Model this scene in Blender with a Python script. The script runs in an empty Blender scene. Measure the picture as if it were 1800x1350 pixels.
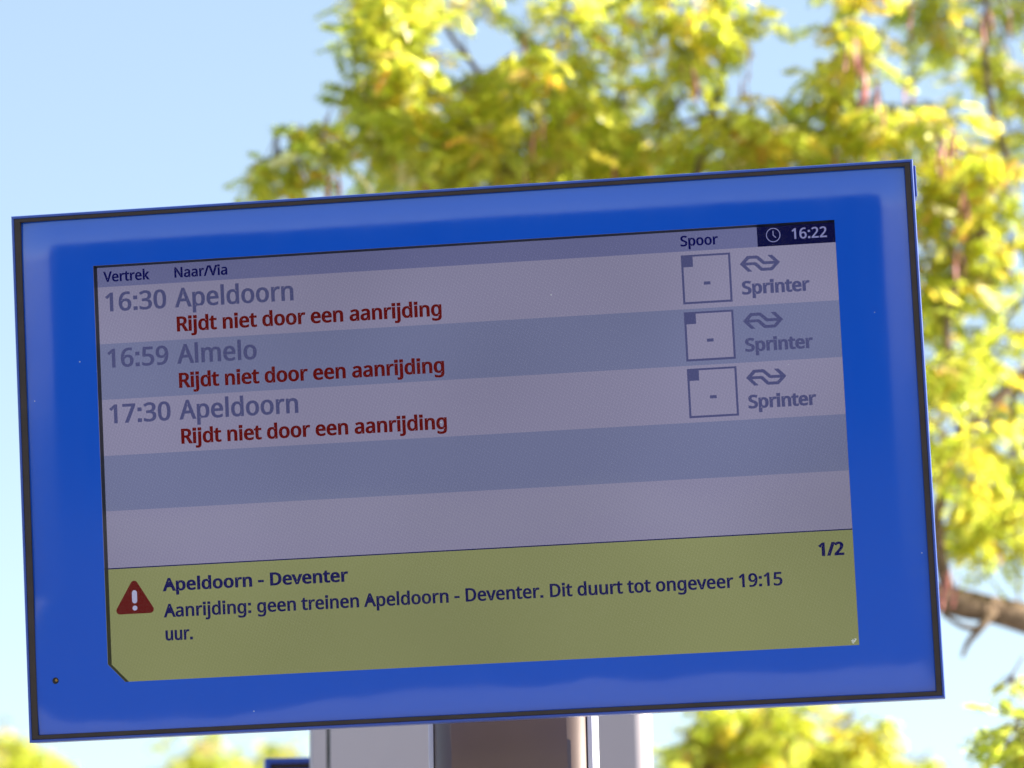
import bpy, bmesh, math, random, json
from mathutils import Vector, Matrix, noise
rnd = random.Random(7)
sc = bpy.context.scene
C = sc.collection
R = math.radians

# ------------------------------------------------------------------ camera
FPX = 5900.0                       # focal length in pixels of an 1800 px wide frame
PITCH, ROLL = R(14.0), R(1.2)
right0 = Vector((1, 0, 0)); up0 = Vector((0, -math.sin(PITCH), math.cos(PITCH)))
fwd = Vector((0, math.cos(PITCH), math.sin(PITCH)))
CX = (right0*math.cos(ROLL) - up0*math.sin(ROLL)).normalized()
CY = (right0*math.sin(ROLL) + up0*math.cos(ROLL)).normalized()
CZ = -fwd
CAMP = Vector((0, 0, 1.65))
CM = Matrix(((CX.x, CY.x, CZ.x, CAMP.x), (CX.y, CY.y, CZ.y, CAMP.y), (CX.z, CY.z, CZ.z, CAMP.z), (0, 0, 0, 1)))
cam_d = bpy.data.cameras.new('camera'); cam = bpy.data.objects.new('camera', cam_d); C.objects.link(cam)
cam.matrix_world = CM
cam_d.sensor_width = 36.0; cam_d.lens = 36.0*FPX/1800.0
cam_d.clip_start = 0.1; cam_d.clip_end = 3000
cam_d.dof.use_dof = True; cam_d.dof.focus_distance = 4.62; cam_d.dof.aperture_fstop = 4.2
sc.camera = cam

# ------------------------------------------------------------------ sky, sun, exposure
SUN_EL, SUN_AZ = R(30), R(80)       # azimuth from +Y towards +X
EXPO = 1.75
EV = 2.0**EXPO
w = bpy.data.worlds.new('World'); sc.world = w; w.use_nodes = True
nt = w.node_tree; bg = nt.nodes['Background']
sky = nt.nodes.new('ShaderNodeTexSky'); sky.sky_type = 'NISHITA'; sky.sun_disc = False
sky.sun_elevation = SUN_EL; sky.sun_rotation = SUN_AZ
sky.air_density = 0.85; sky.dust_density = 0.0; sky.ozone_density = 1.6
tint = nt.nodes.new('ShaderNodeMix'); tint.data_type = 'RGBA'; tint.blend_type = 'MULTIPLY'; tint.inputs[0].default_value = 1
tint.inputs[7].default_value = (1.0, 1.02, .99, 1)
gam = nt.nodes.new('ShaderNodeGamma'); gam.inputs[1].default_value = .6; nt.links.new(sky.outputs[0], gam.inputs[0])
nt.links.new(gam.outputs[0], tint.inputs[6]); nt.links.new(tint.outputs[2], bg.inputs[0]); bg.inputs[1].default_value = 0.14
sun_d = bpy.data.lights.new('sun', 'SUN'); sun_d.energy = 4.6; sun_d.angle = R(0.5); sun_d.color = (1.0, 0.94, 0.84)
sun = bpy.data.objects.new('sun', sun_d); C.objects.link(sun)
sdir = Vector((math.sin(SUN_AZ)*math.cos(SUN_EL), math.cos(SUN_AZ)*math.cos(SUN_EL), math.sin(SUN_EL)))
sun.rotation_euler = sdir.to_track_quat('Z', 'Y').to_euler()
sc.view_settings.view_transform = 'Standard'; sc.view_settings.look = 'None'
sc.view_settings.gamma = 1.0; sc.view_settings.exposure = EXPO
sc.view_settings.use_curve_mapping = False
sc.cycles.max_bounces = 8; sc.cycles.transparent_max_bounces = 16

def P(px, py, d):
    """point seen at pixel (px, py) of the 1800x1350 photograph, d metres in front of the camera"""
    return CM @ Vector(((px-900)/FPX*d, (675-py)/FPX*d, -d))

# ------------------------------------------------------------------ materials
def lin(c): return tuple((v/12.92 if v <= .04045 else ((v+.055)/1.055)**2.4) for v in (x/255 for x in c))
class Mat:
    def __init__(s, name):
        s.m = bpy.data.materials.new(name); s.m.use_nodes = True
        s.nt = s.m.node_tree; s.b = s.nt.nodes['Principled BSDF']; s.out = s.nt.nodes['Material Output']
    def n(s, t, **k):
        x = s.nt.nodes.new(t)
        for a, v in k.items(): setattr(x, a, v)
        return x
    def l(s, a, b): s.nt.links.new(a, b)
    def coord(s, scale, kind='Object'):
        tc = s.n('ShaderNodeTexCoord'); mp = s.n('ShaderNodeMapping'); mp.inputs['Scale'].default_value = scale if hasattr(scale, '__len__') else (scale,)*3
        s.l(tc.outputs[kind], mp.inputs[0]); return mp.outputs[0]
    def noise(s, vec, scale=1.0, detail=4, rough=.55):
        x = s.n('ShaderNodeTexNoise'); x.inputs['Scale'].default_value = scale; x.inputs['Detail'].default_value = detail; x.inputs['Roughness'].default_value = rough
        s.l(vec, x.inputs['Vector']); return x.outputs['Fac']
    def ramp(s, fac, stops):
        x = s.n('ShaderNodeValToRGB'); e = x.color_ramp.elements
        while len(e) < len(stops): e.new(.5)
        for i, (p, c) in enumerate(stops): e[i].position = p; e[i].color = (*c, 1)
        s.l(fac, x.inputs[0]); return x.outputs[0]
    def bump(s, h, strength, dist=.01):
        b = s.n('ShaderNodeBump'); b.inputs['Strength'].default_value = strength; b.inputs['Distance'].default_value = dist
        s.l(h, b.inputs['Height']); s.l(b.outputs[0], s.b.inputs['Normal']); return b
def principled(name, c1, c2, scale, rough=.5, bump=.1, spec=.5, metal=0, bscale=None, bdist=.002):
    m = Mat(name); v = m.coord(1.0); f = m.noise(v, scale, 6)
    m.l(m.ramp(f, [(.3, c1), (.7, c2)]), m.b.inputs['Base Color'])
    r = m.n('ShaderNodeMapRange'); r.inputs['To Min'].default_value = rough-.08; r.inputs['To Max'].default_value = rough+.1
    m.l(f, r.inputs['Value']); m.l(r.outputs[0], m.b.inputs['Roughness'])
    m.b.inputs['Specular IOR Level'].default_value = spec; m.b.inputs['Metallic'].default_value = metal
    if bump: m.bump(m.noise(v, bscale or scale*6, 4), bump, bdist)
    return m.m

M = {}
# blue painted glass: paint under a clear glossy sheet, fine dust on it
def dust(m, scale, thr):
    vo = m.n('ShaderNodeTexVoronoi'); vo.inputs['Scale'].default_value = scale
    m.l(m.coord(1.0), vo.inputs['Vector'])
    wn = m.n('ShaderNodeMath', operation='LESS_THAN'); wn.inputs[1].default_value = .045
    m.l(vo.outputs['Distance'], wn.inputs[0])
    sp = m.n('ShaderNodeSeparateColor'); m.l(vo.outputs['Color'], sp.inputs[0])
    gt = m.n('ShaderNodeMath', operation='GREATER_THAN'); gt.inputs[1].default_value = thr; m.l(sp.outputs[0], gt.inputs[0])
    mu = m.n('ShaderNodeMath', operation='MULTIPLY'); m.l(wn.outputs[0], mu.inputs[0]); m.l(gt.outputs[0], mu.inputs[1])
    return mu.outputs[0]
m = Mat('blue_back_painted_glass')
f = m.noise(m.coord(1.0), 2.5, 3)
col = m.ramp(f, [(.3, (.002, .080, .545)), (.7, (.003, .086, .575))])
mx = m.n('ShaderNodeMix', data_type='RGBA'); m.l(dust(m, 45, .93), mx.inputs[0]); m.l(col, mx.inputs[6]); mx.inputs[7].default_value = (.35, .42, .55, 1)
m.l(mx.outputs[2], m.b.inputs['Base Color'])
sm = m.n('ShaderNodeMapRange'); sm.inputs['To Min'].default_value = .06; sm.inputs['To Max'].default_value = .17; m.l(m.noise(m.coord((14, 2.5, 4)), 1.6, 6, .6), sm.inputs['Value']); m.l(sm.outputs[0], m.b.inputs['Roughness']); m.b.inputs['IOR'].default_value = 1.75
M['glassblue'] = m.m
M['blue'] = principled('blue_powder_coat', (.012, .05, .33), (.018, .065, .38), 8, .32, .05, .7, 0, 400, .0004)
M['gasket'] = principled('brown_rubber_gasket', (.036, .025, .023), (.050, .035, .032), 30, .6, .2, .3, 0, 300, .0006)
M['recess'] = principled('black_inner_bezel', (.002, .002, .003), (.004, .004, .005), 20, .5, .05, .3)
M['brass'] = principled('brass_screw', (.30, .16, .05), (.42, .24, .08), 60, .35, .2, .5, 1)
M['screwhole'] = principled('dark_screw_hole', (.004, .004, .006), (.006, .006, .01), 50, .7, 0)
M['chip'] = principled('chipped_corner_film', (.5, .5, .45), (.8, .78, .7), 300, .5, .3)
# clear protective glass over the display
m = Mat('clear_cover_glass'); nt = m.nt
nt.nodes.remove(m.b)
tr = m.n('ShaderNodeBsdfTransparent'); gl = m.n('ShaderNodeBsdfGlossy'); gl.inputs['Roughness'].default_value = .03
tr.inputs['Color'].default_value = (.97, .98, .98, 1)
fr = m.n('ShaderNodeFresnel'); fr.inputs['IOR'].default_value = 1.62
mixs = m.n('ShaderNodeMixShader'); m.l(fr.outputs[0], mixs.inputs[0]); m.l(tr.outputs[0], mixs.inputs[1]); m.l(gl.outputs[0], mixs.inputs[2])
df = m.n('ShaderNodeBsdfDiffuse'); df.inputs['Color'].default_value = (.7, .7, .72, 1)
film = m.noise(m.coord((3, 1.5, 1)), 2.0, 5, .6)
fm = m.n('ShaderNodeMapRange'); fm.inputs['From Min'].default_value = .35; fm.inputs['From Max'].default_value = .8; fm.inputs['To Min'].default_value = .001; fm.inputs['To Max'].default_value = .012
m.l(film, fm.inputs['Value'])
ad = m.n('ShaderNodeMath', operation='ADD'); m.l(fm.outputs[0], ad.inputs[0])
du = m.n('ShaderNodeMath', operation='MULTIPLY'); du.inputs[1].default_value = .5; m.l(dust(m, 38, .95), du.inputs[0]); m.l(du.outputs[0], ad.inputs[1])
mix2 = m.n('ShaderNodeMixShader'); m.l(ad.outputs[0], mix2.inputs[0]); m.l(mixs.outputs[0], mix2.inputs[1]); m.l(df.outputs[0], mix2.inputs[2])
m.l(mix2.outputs[0], m.out.inputs['Surface'])
M['cover'] = m.m
# LCD pixels: coloured light through a fine cell grid, over a slightly uneven backlight
def lcd(name, srgb, off=(.008, .010, .014)):
    if name in M: return M[name]
    m = Mat(name); m.nt.nodes.remove(m.b)
    c = [max(.002, a-b) for a, b in zip(lin(srgb), off)]
    e = m.n('ShaderNodeEmission')
    tc = m.n('ShaderNodeTexCoord'); geo = tc.outputs['Object']
    def wave(rot, sc_, amp):
        mp = m.n('ShaderNodeMapping'); mp.inputs['Rotation'].default_value = (0, 0, R(rot)); m.l(geo, mp.inputs[0])
        x = m.n('ShaderNodeTexWave'); x.wave_type = 'BANDS'; x.inputs['Scale'].default_value = sc_; x.inputs['Distortion'].default_value = 0
        m.l(mp.outputs[0], x.inputs['Vector'])
        r = m.n('ShaderNodeMapRange'); r.inputs['To Min'].default_value = 1-amp; r.inputs['To Max'].default_value = 1+amp
        m.l(x.outputs['Fac'], r.inputs['Value']); return r.outputs[0]
    a = wave(20, 78, .042); b = wave(-58, 74, .03)
    nz = m.n('ShaderNodeTexNoise'); nz.inputs['Scale'].default_value = 1.6; nz.inputs['Detail'].default_value = 2; m.l(geo, nz.inputs['Vector'])
    nr = m.n('ShaderNodeMapRange'); nr.inputs['From Min'].default_value = .3; nr.inputs['From Max'].default_value = .7; nr.inputs['To Min'].default_value = .80; nr.inputs['To Max'].default_value = 1.13
    m.l(nz.outputs['Fac'], nr.inputs['Value'])
    m1 = m.n('ShaderNodeMath', operation='MULTIPLY'); m.l(a, m1.inputs[0]); m.l(b, m1.inputs[1])
    m2 = m.n('ShaderNodeMath', operation='MULTIPLY'); m.l(m1.outputs[0], m2.inputs[0]); m.l(nr.outputs[0], m2.inputs[1])
    m3 = m.n('ShaderNodeMath', operation='MULTIPLY'); m3.inputs[1].default_value = 1/EV; m.l(m2.outputs[0], m3.inputs[0])
    e.inputs['Color'].default_value = (*c, 1); m.l(m3.outputs[0], e.inputs['Strength'])
    m.l(e.outputs[0], m.out.inputs['Surface']); M[name] = m.m; return m.m

M['flange'] = principled('pale_anodised_edge', (.68, .68, .74), (.74, .74, .80), 4, .35, .05)
M['post'] = principled('taupe_painted_steel', (.165, .108, .082), (.205, .135, .102), 5, .42, .12, .8, .25, 260, .0006)
M['pillar'] = principled('pale_grey_enamel', (.47, .40, .40), (.52, .445, .45), 1.6, .4, .05, .5, 0, 200, .0004)
M['seam'] = principled('dark_joint_sealant', (.10, .10, .09), (.22, .21, .20), 14, .8, .1)
M['bark'] = principled('grey_brown_bark', (.10, .062, .036), (.28, .19, .12), 26, .9, .9, .2, 0, 60, .01)
M['pod'] = principled('red_brown_seed_pod', (.42, .10, .08), (.60, .24, .20), 30, .5, .3)
M['paving'] = principled('pale_concrete_paving', (.22, .21, .20), (.30, .29, .27), 3, .85, .3)
M['ground'] = principled('grassy_ground', (.05, .065, .025), (.09, .10, .045), .3, .95, .3)
M['ballast'] = principled('added_dark_ballast', (.05, .045, .04), (.10, .09, .08), 6, .95, .8, .3, 0, 20, .03)
M['dark_wall'] = principled('dark_reflection_wall', (.008, .012, .007), (.02, .03, .012), 3, .9, .5)  # near black, so the added shed mirrors dark in the glass
M['render'] = principled('white_render', (.62, .61, .58), (.72, .71, .68), 1, .8, .1)
M['brick'] = principled('red_brick_wall', (.26, .10, .07), (.34, .15, .10), 2, .85, .3)
M['dglass'] = principled('dark_window_glass', (.02, .025, .03), (.03, .035, .04), 1, .12, 0)
M['roof'] = principled('dark_roofing', (.06, .05, .05), (.09, .08, .075), 2, .8, .3)
# leaves: tint comes from a per-leaf colour attribute; light passes through
m = Mat('yellow_green_leaf')
at = m.n('ShaderNodeAttribute', attribute_name='tint')
m.l(at.outputs['Color'], m.b.inputs['Base Color']); m.b.inputs['Roughness'].default_value = .33; m.b.inputs['Specular IOR Level'].default_value = .55
tl = m.n('ShaderNodeBsdfTranslucent'); m.l(at.outputs['Color'], tl.inputs['Color'])
hs = m.n('ShaderNodeHueSaturation'); hs.inputs['Value'].default_value = 1.5; m.l(at.outputs['Color'], hs.inputs['Color']); m.l(hs.outputs[0], tl.inputs['Color'])
ms = m.n('ShaderNodeMixShader'); ms.inputs[0].default_value = .72; m.l(m.b.outputs[0], ms.inputs[1]); m.l(tl.outputs[0], ms.inputs[2]); m.l(ms.outputs[0], m.out.inputs['Surface'])
M['leaf'] = m.m

# ------------------------------------------------------------------ object helpers
def mesh_obj(name, me, mat, parent=None, world=None):
    o = bpy.data.objects.new(name, me); C.objects.link(o)
    if mat is not None and not me.materials: me.materials.append(mat)
    if parent is not None:
        o.parent = parent
        pw = parent_world(parent)
        o.matrix_basis = pw.inverted() @ (world if world is not None else Matrix())
    elif world is not None: o.matrix_world = world
    o['wm'] = 0
    del o['wm']
    return o
def parent_world(o):
    return (parent_world(o.parent) if o.parent else Matrix()) @ o.matrix_basis
def tag(o, label, cat, group=None, kind=None):
    if label: o['label'] = label
    if cat: o['category'] = cat
    if group: o['group'] = group
    if kind: o['kind'] = kind
    return o
def empty(name, mw):
    o = bpy.data.objects.new(name, None); C.objects.link(o); o.empty_display_size = .2; o.matrix_basis = mw; return o
def me_from(name, verts, faces, smooth=False):
    me = bpy.data.meshes.new(name); me.from_pydata([tuple(v) for v in verts], [], faces); me.update()
    if smooth: me.polygons.foreach_set('use_smooth', [True]*len(me.polygons))
    return me
def bm_me(name, bm, smooth=False):
    me = bpy.data.meshes.new(name); bmesh.ops.recalc_face_normals(bm, faces=bm.faces); bm.to_mesh(me); bm.free()
    if smooth: me.polygons.foreach_set('use_smooth', [True]*len(me.polygons))
    return me
def box_me(name, x0, x1, y0, y1, z0, z1, bev=0, seg=2):
    bm = bmesh.new(); bmesh.ops.create_cube(bm, size=1)
    for v in bm.verts: v.co = Vector(((x0+x1)/2+v.co.x*(x1-x0), (y0+y1)/2+v.co.y*(y1-y0), (z0+z1)/2+v.co.z*(z1-z0)))
    if bev: bmesh.ops.bevel(bm, geom=bm.edges[:], offset=bev, segments=seg, affect='EDGES', profile=.5)
    return bm_me(name, bm)
def tube(V, F, pts, rad, n=8):
    """append a tapered tube along pts to vertex / face lists"""
    base = len(V); N = len(pts)
    for i, p in enumerate(pts):
        t = (pts[min(i+1, N-1)] - pts[max(i-1, 0)]).normalized()
        a = t.orthogonal().normalized(); b = t.cross(a)
        if i:
            a = (pa - t*pa.dot(t)).normalized(); b = t.cross(a)
        pa = a
        r = rad[i] if hasattr(rad, '__len__') else rad
        for k in range(n):
            an = 2*math.pi*k/n; V.append(p + (a*math.cos(an)+b*math.sin(an))*r)
    for i in range(N-1):
        for k in range(n):
            k2 = (k+1) % n; o = base+i*n
            F.append((o+k, o+k2, o+n+k2, o+n+k))
    F.append(tuple(base+k for k in reversed(range(n)))); F.append(tuple(base+(N-1)*n+k for k in range(n)))
def smooth_path(pts, sub=5):
    out = []
    for i in range(len(pts)-1):
        p0 = pts[max(i-1, 0)]; p1 = pts[i]; p2 = pts[i+1]; p3 = pts[min(i+2, len(pts)-1)]
        for k in range(sub):
            t = k/sub
            out.append(.5*((2*p1)+(p2-p0)*t+(2*p0-5*p1+4*p2-p3)*t*t+(3*p1-p0-3*p2+p3)*t**3))
    out.append(pts[-1].copy()); return out

# ------------------------------------------------------------------ setting
def flat(name, x0, x1, y0, y1, z, mat, th=None):
    me = me_from(name, [(x0, y0, z), (x1, y0, z), (x1, y1, z), (x0, y1, z)], [(0, 1, 2, 3)]) if th is None else box_me(name, x0, x1, y0, y1, z-th, z, .01)
    o = mesh_obj(name, me, mat); o['kind'] = 'structure'; return o
flat('ground', -900, 900, -900, 900, -.75, M['ground'])
flat('added_track_bed', -120, 120, -28, -7.5, -.70, M['ballast'])  # added dark ground behind the camera, keeps the mirrored glass centre dark
flat('added_pale_yard', -300, 300, -400, -72, -.74, M['paving'])  # added pale sheet, unseen, brightens the reflection in the glass margins
flat('platform', -60, 60, -6.0, 14, 0, M['paving'], .72)

# ------------------------------------------------------------------ the departure board
S = 1.02/1920                                     # one pixel of the 1920 x 1080 display, metres
BX = Vector((0.99352702, 0.05776876, 0.09282044)); BY = Vector((-0.04895913, 0.99459586, -0.09661128)); BZ = BX.cross(BY)
BY = BZ.cross(BX).normalized(); BX.normalize(); BZ.normalize()
BT = Vector((-0.57833296, 0.16322016, -4.62980252))
BM = CM @ Matrix(((BX.x, BY.x, BZ.x, BT.x), (BX.y, BY.y, BZ.y, BT.y), (BX.z, BY.z, BZ.z, BT.z), (0, 0, 0, 1)))
CB = BM.inverted() @ CAMP                          # camera in board coordinates
DEP = .027                                         # display panel sits this far behind the glass
def bu(u): return u*S
def bv(v): return -v*S
KS = (CB.z+DEP)/CB.z
def onlcd(u, v, z=0.0):                            # position on the recessed display panel
    return Vector((CB.x+(u*S-CB.x)*KS, CB.y+(-v*S-CB.y)*KS, -DEP+z))

post_foot_px = (893, 1275)
bb = BM @ Vector((bu(1080), bv(1224), -.085))
n2 = (BM.to_3x3() @ Vector((0, 0, 1))); yaw = math.atan2(n2.x, -n2.y)      # heading of the face, 0 = towards -Y
away = Vector((-n2.x, -n2.y, 0)).normalized()
PW, PD = .2370, .16
q = P(894.5, 1300, 4.80)
pc = Vector((q.x, q.y, 0)) + away*(PD/2)
root = empty('departure_board', Matrix.Translation(pc) @ Matrix.Rotation(yaw, 4, 'Z'))
tag(root, 'large blue framed train departure display with grey rows and yellow notice on a taupe post', 'departure board')
def bpart(name, me, mat, parent=None, label=None):
    o = mesh_obj(name, me, mat, parent or root, BM)
    if label: o['label'] = label
    return o
# post: rounded rectangular tube, own frame
def rrect(wx, wy, r, n=8):
    pts = []
    for cx, cy, a0 in ((wx/2-r, -wy/2+r, -90), (wx/2-r, wy/2-r, 0), (-wx/2+r, wy/2-r, 90), (-wx/2+r, -wy/2+r, 180)):
        for k in range(n+1):
            a = R(a0+90*k/n); pts.append((cx+r*math.cos(a), cy+r*math.sin(a)))
    return pts
def prism(name, pts, z0, z1, smooth=True):
    n = len(pts); V = [(x, y, z0) for x, y in pts]+[(x, y, z1) for x, y in pts]
    F = [(i, (i+1) % n, n+(i+1) % n, n+i) for i in range(n)]+[tuple(reversed(range(n))), tuple(range(n, 2*n))]
    me = me_from(name, V, F)
    ln = [math.dist(pts[i], pts[(i+1) % n]) for i in range(n)]
    me.polygons.foreach_set('use_smooth', [l_ < .02 for l_ in ln]+[False, False]); return me
prot = Matrix.Translation(pc) @ Matrix.Rotation(yaw, 4, 'Z')
mesh_obj('post', prism('post', rrect(PW-.015, PD, .028), .012, bb.z+.45), M['post'], root, prot)
for sx in (-1, 1):
    mesh_obj('edge_strip', box_me('edge_strip', sx*(PW/2-.0037)-.0037, sx*(PW/2-.0037)+.0037, -PD/2+.020, PD/2-.02, .012, bb.z+.44, .0008), M['flange'], root, prot)
for mk in ('post', 'blue'):
    b_ = M[mk].node_tree.nodes['Principled BSDF']; b_.inputs['Coat Weight'].default_value = .5; b_.inputs['Coat Roughness'].default_value = .38
mesh_obj('base_plate', box_me('base_plate', -.2, .2, -.16, .16, 0, .012, .003), M['post'], root, prot)
for sx in (-1, 1):
    for sy in (-1, 1):
        bm = bmesh.new(); bmesh.ops.create_cone(bm, cap_ends=True, segments=6, radius1=.012, radius2=.012, depth=.012, matrix=Matrix.Translation((sx*.165, sy*.125, .018)))
        mesh_obj('bolt', bm_me('bolt', bm), M['gasket'], root, prot)
for dz in (.12, .36):
    a = BM.inverted() @ Vector((pc.x, pc.y, bb.z+dz))
    mesh_obj('bracket', box_me('bracket', -.10, .10, -.02, .02, a.z*.0-.16, -.088, .002), M['post'], root, BM @ Matrix.Translation((a.x, a.y, 0)))

U0, U1, V0, V1 = -212, 2127, -143, 1224            # outer edge
G0, G1, W0, W1 = -188, 2105, -126, 1205            # visible glass
# housing: open-fronted shell with the thin blue rim
def ring(a, z): return [(bu(a[0]), bv(a[2]), z), (bu(a[1]), bv(a[2]), z), (bu(a[1]), bv(a[3]), z), (bu(a[0]), bv(a[3]), z)]
def inset(d): return (U0+d, U1-d, V0+d, V1-d)
rings = [(inset(26), -.088), (inset(3), -.088), (inset(-2.6), -.082), (inset(0), -.0022), (inset(.7), -.0008), (inset(2.4), .0004), (inset(6.6), .0004), (inset(7.6), -.0006), (inset(7.6), -.006)]
V = []; F = []
for a, z in rings: V += ring(a, z)
for i in range(len(rings)-1):
    for k in range(4): F.append((i*4+k, i*4+(k+1) % 4, i*4+4+(k+1) % 4, i*4+4+k))
F.append((3, 2, 1, 0))
bm = bmesh.new()
me = me_from('housing', V, F)
bm.from_mesh(me); bmesh.ops.recalc_face_normals(bm, faces=bm.faces); bm.to_mesh(me); bm.free()
bpart('housing', me, M['blue'])
# rubber gasket
grings = [(inset(7.8), -.005), (inset(7.8), -.0008), (inset(9), -.0002), ((G0-1, G1+1, W0-1, W1+1), -.0004), ((G0, G1, W0, W1), -.0012), ((G0, G1, W0, W1), -.009)]
V = []; F = []
for a, z in grings: V += ring(a, z)
for i in range(len(grings)-1):
    for k in range(4): F.append((i*4+k, i*4+(k+1) % 4, i*4+4+(k+1) % 4, i*4+4+k))
bpart('gasket', me_from('gasket', V, F), M['gasket'])
# hinge cover on the right flank near the top, drip flakes along the bottom edge
bpart('hinge_cover', box_me('hinge_cover', bu(U1)+.0004, bu(U1)+.0034, bv(-48), bv(-128), -.05, -.006, .0012, 3), M['blue'])
# front glass, painted from behind, margins bowed back
def sdf_in(u, v):
    """distance inside the rounded inner rectangle of the bowed margin, negative outside"""
    wd, rr = 58, 46
    hx = (G1-G0)/2-wd; hy = (W1-W0)/2-wd; x = abs(u-(G0+G1)/2)-hx+rr; y = abs(v-(W0+W1)/2)-hy+rr
    return -(math.hypot(max(x, 0), max(y, 0))+min(max(x, y), 0)-rr)
def gz(u, v):
    wob = noise.noise(Vector((u*.006, v*.006, 3.1)))*16 + noise.noise(Vector((u*.02, v*.02, 9.7)))*3
    wob *= 1.0 if v > 800 else .12
    s1 = max(0, min(1, (800-u)/500))*max(0, min(1, (v-850)/150)); wob += 44*s1
    t = -(sdf_in(u, v)+wob)            # >0 in the margin
    k = 14.0
    sp = k*math.log1p(math.exp(max(-30, min(30, t/k)))) if t/k < 30 else t
    z = -sp*S*.105
    z += noise.noise(Vector((u*.0035, v*.0035, 5)))*.00035*(1 if v > 900 else .5)
    return z
def lines(a, b, c, d, fine, coarse, mg):
    out = []; x = a
    while x < a+mg: out.append(x); x += fine
    while x < c-1e-6: out.append(x); x += coarse
    out.append(c); x = c
    while x+coarse < d-1e-6: x += coarse; out.append(x)
    out.append(d); x = d
    while x+coarse < b-mg: x += coarse; out.append(x)
    x = b-mg
    while x < b-1e-6: out.append(x); x += fine
    out.append(b)
    res = [out[0]]
    for v_ in out[1:]:
        if v_-res[-1] > .5: res.append(v_)
    return res
us = lines(G0, G1, 0, 1920, 4, 12, 104); vs = lines(W0, W1, 0, 1080, 4, 12, 104)
idx = {}; V = []; F = []
def gv(i, j):
    if (i, j) not in idx:
        idx[(i, j)] = len(V); V.append((bu(us[i]), bv(vs[j]), gz(us[i], vs[j])-.0018))
    return idx[(i, j)]
for i in range(len(us)-1):
    for j in range(len(vs)-1):
        cu_, cv_ = (us[i]+us[i+1])/2, (vs[j]+vs[j+1])/2
        if 0 < cu_ < 1920 and 0 < cv_ < 1080: continue
        F.append((gv(i, j), gv(i, j+1), gv(i+1, j+1), gv(i+1, j)))
b0 = len(V)
def fz(u, v): return gz(u, v)-.0018
for u_, v_ in ((0, 1033), (0, 1080), (44, 1080)): V.append((bu(u_), bv(v_), fz(u_, v_)))
F.append((b0, b0+1, b0+2))
bpart('painted_glass', me_from('painted_glass', V, F, True), M['glassblue'])
# clear pane in the window
V = []; F = []; nx, ny = 40, 24
for j in range(ny+1):
    for i in range(nx+1):
        u_, v_ = 1920*i/nx, 1080*j/ny; V.append((bu(u_), bv(v_), -.0026+noise.noise(Vector((u_*.0035, v_*.0035, 5)))*.00035))
for j in range(ny):
    for i in range(nx):
        a = j*(nx+1)+i; F.append((a, a+nx+1, a+nx+2, a+1))
bpart('cover_glass', me_from('cover_glass', V, F, True), M['cover'])
# black inner bezel: walls of the recess
V = []; F = []
poly = [(0, 0), (1920, 0), (1920, 1080), (44, 1080), (0, 1033)]
for z in (-.0034, -DEP-.004):
    for u_, v_ in poly: V.append((bu(u_), bv(v_), z))
for k in range(5): F.append((k, (k+1) % 5, 5+(k+1) % 5, 5+k))
bpart('inner_bezel', me_from('inner_bezel', V, F), M['recess'])
# fixing screw
def disc(name, u, v, r, z0, z1, seg=20):
    bm = bmesh.new(); bmesh.ops.create_cone(bm, cap_ends=True, segments=seg, radius1=r, radius2=r*.9, depth=abs(z1-z0), matrix=Matrix.Translation((bu(u), bv(v), (z0+z1)/2)))
    return bm_me(name, bm)
zs = fz(-138, 1068)
sh = bpart('screw_hole', disc('screw_hole', -138, 1068, .0046, zs-.0002, zs+.0004), M['screwhole'])
mesh_obj('screw', disc('screw', -135.6, 1067, .0021, zs+.0004, zs+.0012, 12), M['brass'], sh, BM)
rr_ = random.Random(3)
V = []; F = []
for k in range(7):
    u_, v_ = 1908+rr_.uniform(-5, 5), 1066+rr_.uniform(-8, 8); b_ = len(V); r_ = rr_.uniform(2, 5)
    for a in (0, 2.1, 4.2): V.append((bu(u_+r_*math.cos(a+k)), bv(v_+r_*math.sin(a+k)), -.0020+.0002*k))
    F.append((b_, b_+1, b_+2))
bpart('chipped_film', me_from('chipped_film', V, F), M['chip'])

# ---------------------------------------------------------------- display picture
def poly_me(name, loops, z):
    """filled flat shape from screen-pixel loops (first outer, others holes)"""
    cu = bpy.data.curves.new('tmp', 'CURVE'); cu.dimensions = '2D'; cu.fill_mode = 'FRONT'
    for lp in loops:
        sp = cu.splines.new('POLY'); sp.points.add(len(lp)-1); sp.use_cyclic_u = True
        for i, (u, v) in enumerate(lp):
            sp.points[i].co = (u, -v, 0, 1)
    ob = bpy.data.objects.new('tmp', cu); C.objects.link(ob)
    dg = bpy.context.evaluated_depsgraph_get(); dg.update()
    me = bpy.data.meshes.new_from_object(ob.evaluated_get(dg)); me.name = name
    bpy.data.objects.remove(ob); bpy.data.curves.remove(cu)
    for vv in me.vertices: vv.co = onlcd(vv.co.x, -vv.co.y, z)
    me.materials.clear(); return me
def rect(name, u0, v0, u1, v1, z, mat, parent, lab=None):
    me = me_from(name, [onlcd(u0, v0, z), onlcd(u0, v1, z), onlcd(u1, v1, z), onlcd(u1, v0, z)], [(0, 1, 2, 3)])
    return bpart(name, me, mat, parent, lab)
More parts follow.
